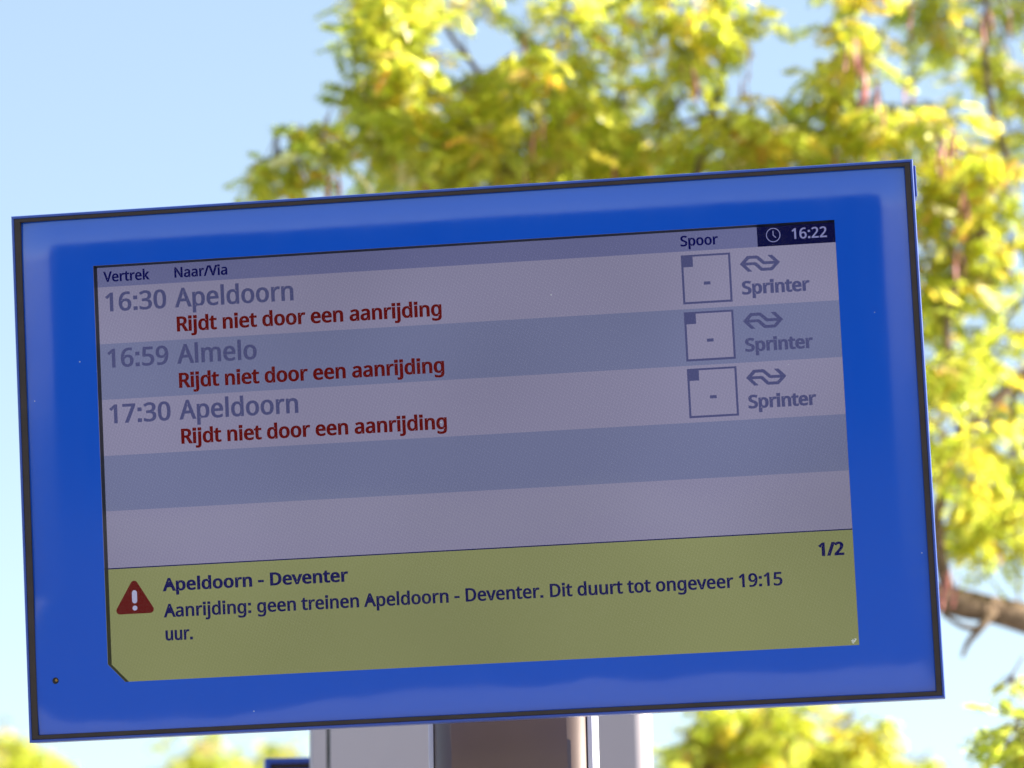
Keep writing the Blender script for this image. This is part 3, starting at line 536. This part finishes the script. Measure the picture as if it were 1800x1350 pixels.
q = P(465, 1333, 6.2)
s2 = Matrix.Translation((q.x, q.y, 0)) @ Matrix.Rotation(R(6), 4, 'Z')
s2b = s2 @ Matrix.Translation((0, 0, q.z)) @ Matrix.Rotation(R(-1.0), 4, 'Y')
sg = empty('sign_board', s2 @ Matrix.Translation((.25, 0, 0)))
tag(sg, 'small blue sign with dark inner frame peeping out left of the pale pillar', 'sign')
V = []; F = []
W2, H2 = .52, .62
def ring2(d, y): return [(d, y, -d), (W2-d, y, -d), (W2-d, y, -H2+d), (d, y, -H2+d)]
for a, y in ((0, .06), (0, .001), (.001, 0), (.010, 0), (.010, .006)): V += ring2(a, y)
for i in range(4):
    for k in range(4): F.append((i*4+k, i*4+4+k, i*4+4+(k+1) % 4, i*4+(k+1) % 4))
F.append((0, 1, 2, 3))
mesh_obj('sign_frame', me_from('sign_frame', V, F), M['blue'], sg, s2b)
V = ring2(.010, .0055)+ring2(.021, .0055); F = [(k, 4+k, 4+(k+1) % 4, (k+1) % 4) for k in range(4)]
mesh_obj('gasket', me_from('sign_gasket', V, F), M['gasket'], sg, s2b)
mesh_obj('sign_face', me_from('sign_face', ring2(.021, .0045), [(0, 3, 2, 1)]), M['glassblue'], sg, s2b)
mesh_obj('post', prism('sign_post', rrect(.08, .08, .01), 0, q.z-.05), M['post'], sg, s2 @ Matrix.Translation((.25, .11, 0)))

# ------------------------------------------------------------------ trees
YEL = [(.52, .51, .05), (.58, .55, .08), (.48, .50, .05), (.64, .52, .07), (.45, .49, .05)]
GRN = [(.46, .49, .07), (.50, .52, .08), (.52, .54, .09), (.40, .44, .07)]
ORG = [(.68, .38, .08), (.68, .50, .16), (.74, .66, .38)]
def leaf_geo(rg, length, pairs, droop=.35, wid=.30):
    """pinnate leaf along +X in its own frame: rachis plus paired folded leaflets; returns verts, faces"""
    V = []; F = []
    L = length; pts = [Vector((L*t, 0, -droop*L*t*t)) for t in [i/6 for i in range(7)]]
    r = .0012
    for i, p in enumerate(pts): V += [p+Vector((0, r, 0)), p+Vector((0, -r, r))]
    for i in range(6): F.append((2*i, 2*i+1, 2*i+3, 2*i+2))
    for j in range(pairs):
        t = .16+.84*(j+.3)/pairs; p = Vector((L*t, 0, -droop*L*t*t))
        ll = L*wid*(.75+.5*math.sin(math.pi*min(1, t*.9)))*rg.uniform(.85, 1.1)
        for sgn in (-1, 1):
            ang = R(rg.uniform(52, 72)); d = Vector((math.cos(ang), sgn*math.sin(ang), rg.uniform(-.45, .05))).normalized()
            n = Vector((0, 0, 1)); s = d.cross(n).normalized(); n = s.cross(d); ww = ll*rg.uniform(.14, .19)
            tw = Matrix.Rotation(rg.uniform(-1.1, 1.1), 3, d); s = tw @ s; n = tw @ n
            b = len(V)
            V += [p, p+d*ll*.35+s*ww+n*ww*.25, p+d*ll*.75+s*ww*.8+n*ww*.2, p+d*ll, p+d*ll*.75-s*ww*.8+n*ww*.2, p+d*ll*.35-s*ww+n*ww*.25]
            F += [(b, b+1, b+2, b+3), (b, b+3, b+4, b+5)]
    return V, F
LV = [leaf_geo(random.Random(100+i), 1.0, (9, 10, 11, 8)[i % 4], .25+.1*(i % 3)) for i in range(6)]
def leafcols(rg, c, n):
    out = []
    for i in range(n):
        if i < 14: out.append((c[0]*.7, c[1]*.6, c[2]*.6))
        else:
            if (i-14) % 6 == 0: k = rg.uniform(.78, 1.2); h = rg.uniform(.9, 1.08)
            out.append((min(.85, c[0]*k*h), min(.85, c[1]*k), c[2]*k))
    return out
def tinted_mesh(name, V, F, cols):
    me = me_from(name, V, F); ca = me.color_attributes.new('tint', 'FLOAT_COLOR', 'POINT')
    flat_ = []
    for c in cols: flat_ += [c[0], c[1], c[2], 1.0]
    ca.data.foreach_set('color', flat_); me.materials.append(M['leaf']); return me
def pick(rg, ymix):
    x = rg.random()
    c = rg.choice(ORG) if x < .07 else (rg.choice(YEL) if x < ymix else rg.choice(GRN))
    k = rg.uniform(.8, 1.15); return tuple(min(.85, v*k) for v in c)
# shared leaf meshes for single leaves
shared = {}
for i in range(6):
    for j in range(5):
        rg = random.Random(i*10+j); V_, F_ = LV[i]; c = pick(rg, (.2, .45, .6, .8, .8)[j]); shared[(i, j)] = tinted_mesh('leaf', V_, F_, leafcols(rg, c, len(V_)))
def frame_m(p, d, rg, size, roll=None):
    d = d.normalized(); up = Vector((0, 0, 1)); s = up.cross(d)
    if s.length < .05: s = Vector((1, 0, 0))
    s.normalize(); n = d.cross(s)
    rot = Matrix.Rotation(rg.uniform(-.7, .7) if roll is None else roll, 3, d); s = rot @ s; n = rot @ n
    return Matrix(((d.x*size, s.x*size, n.x*size, p.x), (d.y*size, s.y*size, n.y*size, p.y), (d.z*size, s.z*size, n.z*size, p.z), (0, 0, 0, 1)))
def project(p):
    q = CM.inverted() @ p
    return 900+q.x/-q.z*FPX, 675-q.y/-q.z*FPX, -q.z
def in_board(x, y):                                # hidden behind the board from the photograph's viewpoint
    return 40 < x < 1600 and (395-(x-40)*.065) < y < (1290-(x-40)*.048)
class Tree:
    def __init__(s, name, base, label, cat='tree', group=None, seed=1):
        s.root = empty(name, Matrix.Translation(base)); tag(s.root, label, cat, group); s.base = base
        s.rg = random.Random(seed); s.leaves = []; s.nodes = []; s.TV = []; s.TF = []; s.pods = []
    def limb(s, name, pts, r0, r1, n=10, sub=6, wob=.01):
        pts = smooth_path(pts, sub); N = len(pts)
        for i, p in enumerate(pts):
            pts[i] = p+Vector((noise.noise(p*3+Vector((7, 0, 0))), noise.noise(p*3+Vector((0, 9, 0))), noise.noise(p*3)))*wob
        rad = [(r0+(r1-r0)*(i/(N-1)))*(1+.12*noise.noise(p*9)) for i, p in enumerate(pts)]
        V = []; F = []; tube(V, F, pts, rad, n)
        mesh_obj(name, me_from(name, V, F, True), M['bark'], s.root)
        s.nodes += pts[::2]
    def twig_tube(s, pts, r0, r1, n=4):
        N = len(pts); tube(s.TV, s.TF, pts, [r0+(r1-r0)*i/(N-1) for i in range(N)], n)
    def cluster(s, c, rad, ntw, ymix=.6, llen=.15, tlen=.30, dens=7):
        near = min(s.nodes, key=lambda q: (q-c).length)
        mid = near.lerp(c, .5)+Vector((s.rg.uniform(-.05, .05), s.rg.uniform(-.05, .05), s.rg.uniform(0, .08)))
        pts = smooth_path([near, mid, c], 4); th = .007 if rad[0] > .06 else .003; s.twig_tube(pts, th, th*.4, 5)
        for k in range(ntw):
            while True:
                v = Vector((s.rg.uniform(-1, 1), s.rg.uniform(-1, 1), s.rg.uniform(-1, 1)))
                if v.length < 1: break
            p = c+Vector((v.x*rad[0], v.y*rad[1], v.z*rad[2]))
            d = Vector((v.x+s.rg.uniform(-.5, .5), v.y*.8+s.rg.uniform(-.5, .5), v.z*.4+s.rg.uniform(-.5, .25))).normalized()
            e = [p-d*tlen*.5, p+Vector((0, 0, .01)), p+d*tlen*.5-Vector((0, 0, .03))]
            tw = smooth_path([c.lerp(e[0], .15), e[0], e[1], e[2]], 3); s.twig_tube(tw, .0022, .0010, 3)
            for j in range(dens):
                t = (j+.5)/dens; q = e[0].lerp(e[2], t)
                az = s.rg.uniform(0, 2*math.pi)
                ld = (d*.5+Vector((math.cos(az), math.sin(az), s.rg.uniform(-.7, .35)))).normalized()
                s.leaves.append((q, ld, llen*s.rg.uniform(.7, 1.15), ymix))
    def spray(s, p, d, size, ymix=.4, roll=0): s.leaves.append((p, d, size, ymix))
    def finish(s, nsingle, single_name='leaf', crown='foliage'):
        if s.TV: o = mesh_obj('twigs', me_from('twigs', s.TV, s.TF, True), M['bark'], s.root); o['kind'] = 'stuff'
        sc_ = []
        for i, (p, d, L, ym) in enumerate(s.leaves):
            x, y, z = project(p+d*L*.5)
            vis = -20 < x < 1820 and -20 < y < 1370 and not in_board(x, y)
            sc_.append((L/z if vis and z > 0 else -1, i))
        sc_.sort(reverse=True); single = set(i for v, i in sc_[:nsingle] if v > 0)
        V = []; F = []; cols = []
        inv = Matrix.Translation(-s.base)
        for i, (p, d, L, ym) in enumerate(s.leaves):
            mtx = frame_m(p, d, s.rg, L)
            if i in single:
                j = min(4, max(0, int(ym*5+s.rg.uniform(-1, 1)))); o = bpy.data.objects.new(single_name, shared[(s.rg.randrange(6), j)]); C.objects.link(o)
                o.parent = s.root; o.matrix_basis = inv @ mtx
            else:
                vv, ff = LV[s.rg.randrange(6)]; b = len(V); V += [mtx @ v for v in vv]; F += [tuple(b+k for k in f_) for f_ in ff]
                c = pick(s.rg, ym); cols += leafcols(s.rg, c, len(vv))
        if V:
            me = tinted_mesh(crown, V, F, cols); o = mesh_obj(crown, me, None, s.root); o['kind'] = 'stuff'

# --- the locust tree that fills the upper right
tb = P(2750, 1600, 9.6); tb.z = -.0; tb = Vector((tb.x, 9.4, -.01))
T = Tree('locust_tree', tb, 'tall yellow-green locust tree with pinnate leaves and red seed pods rising behind the board', seed=11)
fork = P(2500, 1290, 9.3)
T.limb('trunk', [tb, tb+Vector((-.05, 0, 1.0)), fork, P(2450, 600, 9.4), P(2350, -200, 9.5), P(2250, -900, 9.6)], .17, .06, 14)
T.limb('limb', [fork, P(2050, 1170, 9.0), P(1870, 1112, 8.8), P(1750, 1075, 8.7), P(1650, 1052, 8.6), P(1500, 1010, 8.6), P(1330, 860, 8.7), P(1150, 640, 8.8), P(1000, 430, 8.9), P(870, 290, 8.9), P(700, 215, 8.9), P(600, 262, 8.6), P(540, 262, 8.4), P(480, 285, 8.3)], .047, .006, 10)
T.limb('branch', [P(1668, 1055, 8.6), P(1648, 960, 8.6), P(1652, 870, 8.6), P(1690, 775, 8.6), P(1752, 700, 8.7), P(1830, 625, 8.8), P(1900, 520, 8.9)], .019, .011, 8)
T.limb('branch', [P(1652, 870, 8.6), P(1690, 720, 8.7), P(1665, 600, 8.8), P(1690, 480, 8.9), P(1770, 320, 9), P(1745, 190, 9), P(1730, 60, 9.1), P(1745, -100, 9.2)], .011, .008, 7)
T.limb('branch', [P(2380, -100, 9.5), P(1900, -200, 9.3), P(1500, -150, 9.2), P(1250, -60, 9.1), P(1050, 20, 9.0)], .045, .010, 8)
T.limb('branch', [P(1150, 640, 8.8), P(1200, 420, 8.8), P(1250, 200, 8.9), P(1290, 60, 8.9)], .014, .005, 7)
T.limb('branch', [P(870, 290, 8.9), P(860, 160, 8.9), P(780, 40, 9), P(760, -100, 9)], .010, .005, 7)
T.limb('branch', [P(1500, 1010, 8.6), P(1490, 700, 8.8), P(1480, 400, 8.9), P(1500, 150, 9), P(1490, -50, 9)], .014, .007, 7)
T.limb('branch', [P(1745, 1075, 8.65), P(1720, 1105, 8.6), P(1700, 1130, 8.6), P(1690, 1155, 8.6)], .013, .004, 7, 5, .003)
T.limb('branch', [P(1720, 1105, 8.6), P(1690, 1100, 8.6), P(1655, 1078, 8.6)], .008, .006, 7, 5, .003)
BL = [ # px, py, rx, ry, depth, twigs, yellow share
 (700, 60, 66, 60, 8.6, 15, .6), (660, 20, 40, 40, 8.8, 5, .5), (700, 150, 55, 55, 8.6, 13, .6), (700, 250, 48, 60, 8.7, 13, .5), (825, 205, 85, 65, 9.0, 14, .7), (800, 290, 85, 45, 8.8, 15, .55), (858, 10, 18, 18, 8.8, 2, .6),
 (940, 190, 100, 80, 8.7, 18, .8), (950, 300, 120, 50, 9.2, 17, .55), (1010, 60, 60, 60, 8.8, 9, .75), (1090, 200, 90, 80, 9.3, 14, .5), (1170, 50, 60, 50, 8.8, 8, .7),
 (1180, 190, 50, 40, 9.0, 3, .5), (1110, 300, 130, 45, 9.4, 18, .35), (1250, 60, 40, 50, 8.9, 6, .6), (1280, 265, 80, 45, 9.0, 11, .6), (1312, 50, 8, 50, 8.8, 1, .6), (1350, 255, 60, 45, 8.9, 6, .5),
 (1495, 60, 42, 70, 8.7, 9, .8), (1450, 175, 42, 50, 9.0, 6, .5), (1400, 270, 100, 60, 9.3, 16, .35), (1540, 240, 80, 70, 9.0, 13, .65), (1600, 190, 30, 30, 9.0, 2, .7),
 (1650, 20, 55, 28, 9.2, 8, .4), (1765, 70, 45, 80, 9.4, 10, .45), (1650, 255, 55, 50, 8.8, 7, .8), (1785, 240, 30, 60, 9.4, 4, .5), (1725, 325, 70, 45, 8.8, 9, .9),
 (1650, 390, 50, 80, 9.0, 11, .7), (1690, 480, 65, 60, 9.3, 12, .4), (1780, 440, 40, 40, 9.5, 3, .6), (1650, 560, 45, 50, 9.2, 5, .35), (1750, 600, 50, 50, 9.2, 5, .5),
 (1645, 690, 30, 60, 8.5, 6, .6), (1680, 790, 30, 40, 8.4, 5, .6), (1700, 640, 35, 35, 8.6, 4, .5), (1745, 740, 45, 40, 9.0, 5, .45), (1780, 850, 50, 60, 9.0, 9, .75), (1715, 905, 45, 36, 8.8, 8, .9), (1775, 935, 35, 28, 8.8, 4, .8), (1700, 850, 25, 35, 9.2, 3, .4),
 # behind the board and beyond the frame
 (1050, 420, 180, 90, 9.2, 16, .5), (1350, 450, 150, 120, 9.2, 18, .5), (1200, 650, 130, 110, 9.2, 8, .5), (1450, 750, 140, 140, 9.2, 14, .5), (1550, 550, 60, 100, 9.0, 10, .5),
 (800, -120, 150, 90, 9.0, 12, .6), (1100, -140, 160, 90, 9.2, 14, .6), (1450, -170, 170, 110, 9.3, 14, .6), (1800, -150, 180, 120, 9.5, 14, .5), (1980, 150, 140, 180, 9.5, 16, .5), (2000, 600, 160, 200, 9.3, 16, .6), (1980, 950, 120, 80, 9.1, 10, .7),
 (2300, -300, 300, 250, 9.8, 20, .5), (2350, 500, 200, 300, 9.8, 16, .5), (2800, 100, 300, 400, 9.6, 24, .5), (2800, -500, 300, 300, 9.6, 20, .5),
]
for px, py, rx, ry, d, n, ym in BL:
    T.cluster(P(px, py, d), (rx/FPX*d*1.05, .36, ry/FPX*d*1.05), int(n*1.45+1), min(.9, ym+.08), .086, .18)
# the loose spray reaching out over the left of the board
for px, py, n in ((565, 232, 4), (525, 245, 4), (492, 280, 5), (462, 292, 4), (575, 262, 2), (530, 285, 3)):
    T.cluster(P(px, py, 8.3), (.028, .05, .018), n, .5, .085, .09, 4)
T.cluster(P(640, 60, 8.5), (.05, .08, .05), 5, .4, .10, .14, 4)
T.cluster(P(628, 170, 8.5), (.03, .08, .03), 2, .3, .10, .14, 4)
# drooping outer leaves at the lower right edge
T.limb('branch', [P(2200, 1210, 9.0), P(2000, 1220, 8.4), P(1880, 1270, 7.8), P(1800, 1300, 7.4), P(1760, 1310, 7.3)], .014, .003, 6)
for px, py, n in ((1800, 1285, 5), (1830, 1330, 6), (1770, 1305, 3), (1860, 1260, 5)):
    T.cluster(P(px, py, 7.2), (.05, .1, .03), n, .05, .10, .14, 4)
T.limb('branch', [P(1960, 1200, 7.9), P(1860, 1185, 7.7), P(1790, 1195, 7.6), P(1750, 1212, 7.6)], .005, .002, 5, 5, .003)
T.cluster(P(1772, 1200, 7.6), (.035, .03, .010), 4, .1, .055, .07, 3)
# seed pods
def pod_me():
    V = []; F = []; n = 8
    for i in range(n+1):
        t = i/n; w_ = .010*math.sin(math.pi*(t*.92+.04))**.6; a = t*1.6; z = -t*.16; x = .012*math.sin(t*3)
        c = Vector((x, 0, z)); s_ = Vector((math.cos(a), math.sin(a), 0)); nn = Vector((-math.sin(a), math.cos(a), 0))
        V += [c+s_*w_, c+nn*.0022, c-s_*w_, c-nn*.0022]
    for i in range(n):
        for k in range(4): F.append((4*i+k, 4*i+(k+1) % 4, 4*i+4+(k+1) % 4, 4*i+4+k))
    F += [(3, 2, 1, 0), (4*n, 4*n+1, 4*n+2, 4*n+3)]
    return me_from('seed_pod', V, F, True)
pme = pod_me(); pme.materials.append(M['pod'])
rp = random.Random(5)
for px, py, n, d in ((1212, 112, 3, 8.5), (1322, 95, 2, 8.5), (1300, 150, 2, 8.9), (1505, 70, 7, 8.4), (1530, 130, 5, 8.5), (1545, 180, 3, 8.6), (1605, 140, 3, 8.6), (1672, 230, 7, 8.5), (1655, 250, 3, 8.5), (1700, 325, 3, 8.5),
                    (582, 300, 3, 8.2), (950, 220, 3, 8.4), (925, 280, 3, 8.5), (1690, 450, 3, 8.6), (1735, 20, 4, 8.7), (1765, 10, 3, 8.7), (1610, 5, 3, 8.7), (1672, 1005, 4, 8.4), (930, 60, 2, 8.8), (750, 320, 3, 8.6), (1070, 270, 2, 8.9), (1460, 270, 3, 8.9), (1790, 640, 2, 8.8)):
    for k in range((n*2+2)//3):
        p = P(px+rp.uniform(-14, 14), py+rp.uniform(-12, 12), d+rp.uniform(-.1, .1))
        o = bpy.data.objects.new('seed_pod', pme); C.objects.link(o); o.parent = T.root
        o.matrix_basis = Matrix.Translation(-tb) @ Matrix.Translation(p) @ Matrix.Rotation(rp.uniform(0, 6), 4, 'Z') @ Matrix.Rotation(rp.uniform(-.25, .25), 4, 'X') @ Matrix.Scale(rp.uniform(.38, .66), 4)
        T.twig_tube([p, p+Vector((0, 0, .05))], .0012, .0012, 3)
T.finish(290)

# --- lower tree under the right half of the board
tb2 = Vector((P(1400, 1350, 10.6).x, 10.3, -.01))
T2 = Tree('locust_tree', tb2, 'lower yellow-green tree whose crown shows beneath the right half of the board', seed=23)
T2.limb('trunk', [tb2, tb2+Vector((.03, 0, 1.2)), P(1400, 1560, 10.5), P(1410, 1450, 10.5)], .07, .045, 10)
T2.limb('branch', [P(1405, 1500, 10.5), P(1280, 1380, 10.4), P(1235, 1320, 10.3), P(1265, 1265, 10.3), P(1290, 1180, 10.3)], .03, .012, 7)
T2.limb('branch', [P(1410, 1450, 10.5), P(1480, 1350, 10.4), P(1540, 1300, 10.4)], .02, .007, 7)
T2.limb('branch', [P(1410, 1450, 10.5), P(1390, 1330, 10.6), P(1360, 1240, 10.6)], .02, .007, 7)
for px, py, rx, ry, d, n, ym in ((1220, 1330, 50, 50, 10.3, 9, .4), (1300, 1300, 70, 50, 10.4, 13, .55), (1260, 1255, 40, 20, 10.3, 3, .8), (1360, 1290, 60, 45, 10.2, 12, .75), (1430, 1340, 60, 40, 10.5, 12, .4), (1480, 1280, 30, 25, 10.4, 3, .6),
        (1550, 1320, 40, 35, 10.4, 5, .7), (1500, 1350, 50, 30, 10.5, 8, .5), (1610, 1340, 14, 20, 10.4, 2, .8), (1300, 1180, 100, 50, 10.5, 6, .5), (1350, 1450, 220, 90, 10.5, 40, .5), (1500, 1440, 120, 80, 10.8, 14, .5), (1200, 1430, 70, 70, 10.5, 10, .5)):
    T2.cluster(P(px, py, d), (rx/FPX*d, .4, ry/FPX*d), int(n*1.9), ym, .095, .18)
T2.finish(100)

# --- far trees, lower left
def far_tree(px, dist, blobs, label, seed):
    b = Vector((P(px, 1350, dist).x, dist*.97, -.74)); t = Tree('autumn_tree', b, label, 'tree', 'autumn trees far behind on the left', seed)
    top = P(px, 1365, dist)
    t.limb('trunk', [b, b.lerp(top, .5)+Vector((.06, 0, 0)), top], .14, .05, 8)
    t.limb('branch', [b.lerp(top, .5), b.lerp(top, .8)+Vector((.5, .1, 0)), top+Vector((.35, 0, -.1))], .05, .02, 6)
    t.limb('branch', [b.lerp(top, .5), b.lerp(top, .8)+Vector((-.5, -.1, 0)), top+Vector((-.35, 0, -.1))], .05, .02, 6)
    for x, y, rx, ry, n, ym in blobs: t.cluster(P(x, y, dist), (rx/FPX*dist, .6, ry/FPX*dist), int(n*1.6), ym*.55, .15, .35, 7)
    t.finish(40)
far_tree(20, 19, [(15, 1325, 40, 22, 7, .85), (90, 1340, 30, 28, 4, .85), (50, 1400, 90, 40, 14, .7), (-60, 1360, 60, 60, 10, .7), (0, 1480, 130, 60, 16, .6)], 'autumn tree with yellow and orange leaves at the lower left corner', 31)
far_tree(360, 22, [(358, 1325, 26, 22, 5, .85), (330, 1350, 40, 22, 5, .8), (390, 1370, 60, 26, 7, .7), (360, 1440, 90, 50, 12, .6)], 'small yellow tree whose tip shows below the board, left of the blue sign', 37)
far_tree(500, 24, [(498, 1325, 24, 12, 4, .9), (460, 1345, 26, 14, 4, .8), (520, 1390, 70, 36, 10, .7), (480, 1450, 80, 50, 10, .6)], 'pale yellow tree peeping over the small blue sign', 41)

# ------------------------------------------------------------------ added buildings behind the camera, put in for their reflection in the glass
def added_building(name, label, x0, x1, y0, y1, h, wall, rows_, cols_, roof='roof', cat='added_building'):
    b = empty(name, Matrix.Translation(((x0+x1)/2, (y0+y1)/2, -.74)))
    tag(b, label, cat)
    mesh_obj('wall', box_me('wall', x0, x1, y0, y1, -.74, h), M[wall], b)
    mesh_obj('roof', box_me('roof', x0-.3, x1+.3, y0-.3, y1+.3, h+.002, h+.3), M[roof], b)
    wm = None
    for r_ in range(rows_):
        for c_ in range(cols_):
            cx = x0+(x1-x0)*(c_+.5)/cols_; cz = 1.2+(h-1.2)*(r_+.45)/rows_
            if wm is None: wm = box_me('window', -.6, .6, -.03, .03, -.65, .65); wm.materials.append(M['dglass'])
            o = mesh_obj('window', wm, None, b, Matrix.Translation((cx, y1+.01, cz)))
    return b
added_building('added_dark_shed', 'added dark shed, out of view behind the camera, mirrored in the glass centre', -16, .5, -42, -34, 5.8, 'dark_wall', 1, 6)  # unseen, put in so the flat glass centre mirrors something dark
added_building('added_white_block', 'added white rendered block, out of view behind left, to brighten the glass margin', -75, -45, -60, -44, 9, 'render', 3, 7)  # unseen, put in as bright surroundings for the left glass margin
added_building('added_brick_house', 'added red brick house, out of view behind right, for reflections in the glass margin', 22, 36, -60, -48, 7, 'brick', 2, 4)  # unseen, put in as surroundings for the right glass margin to mirror
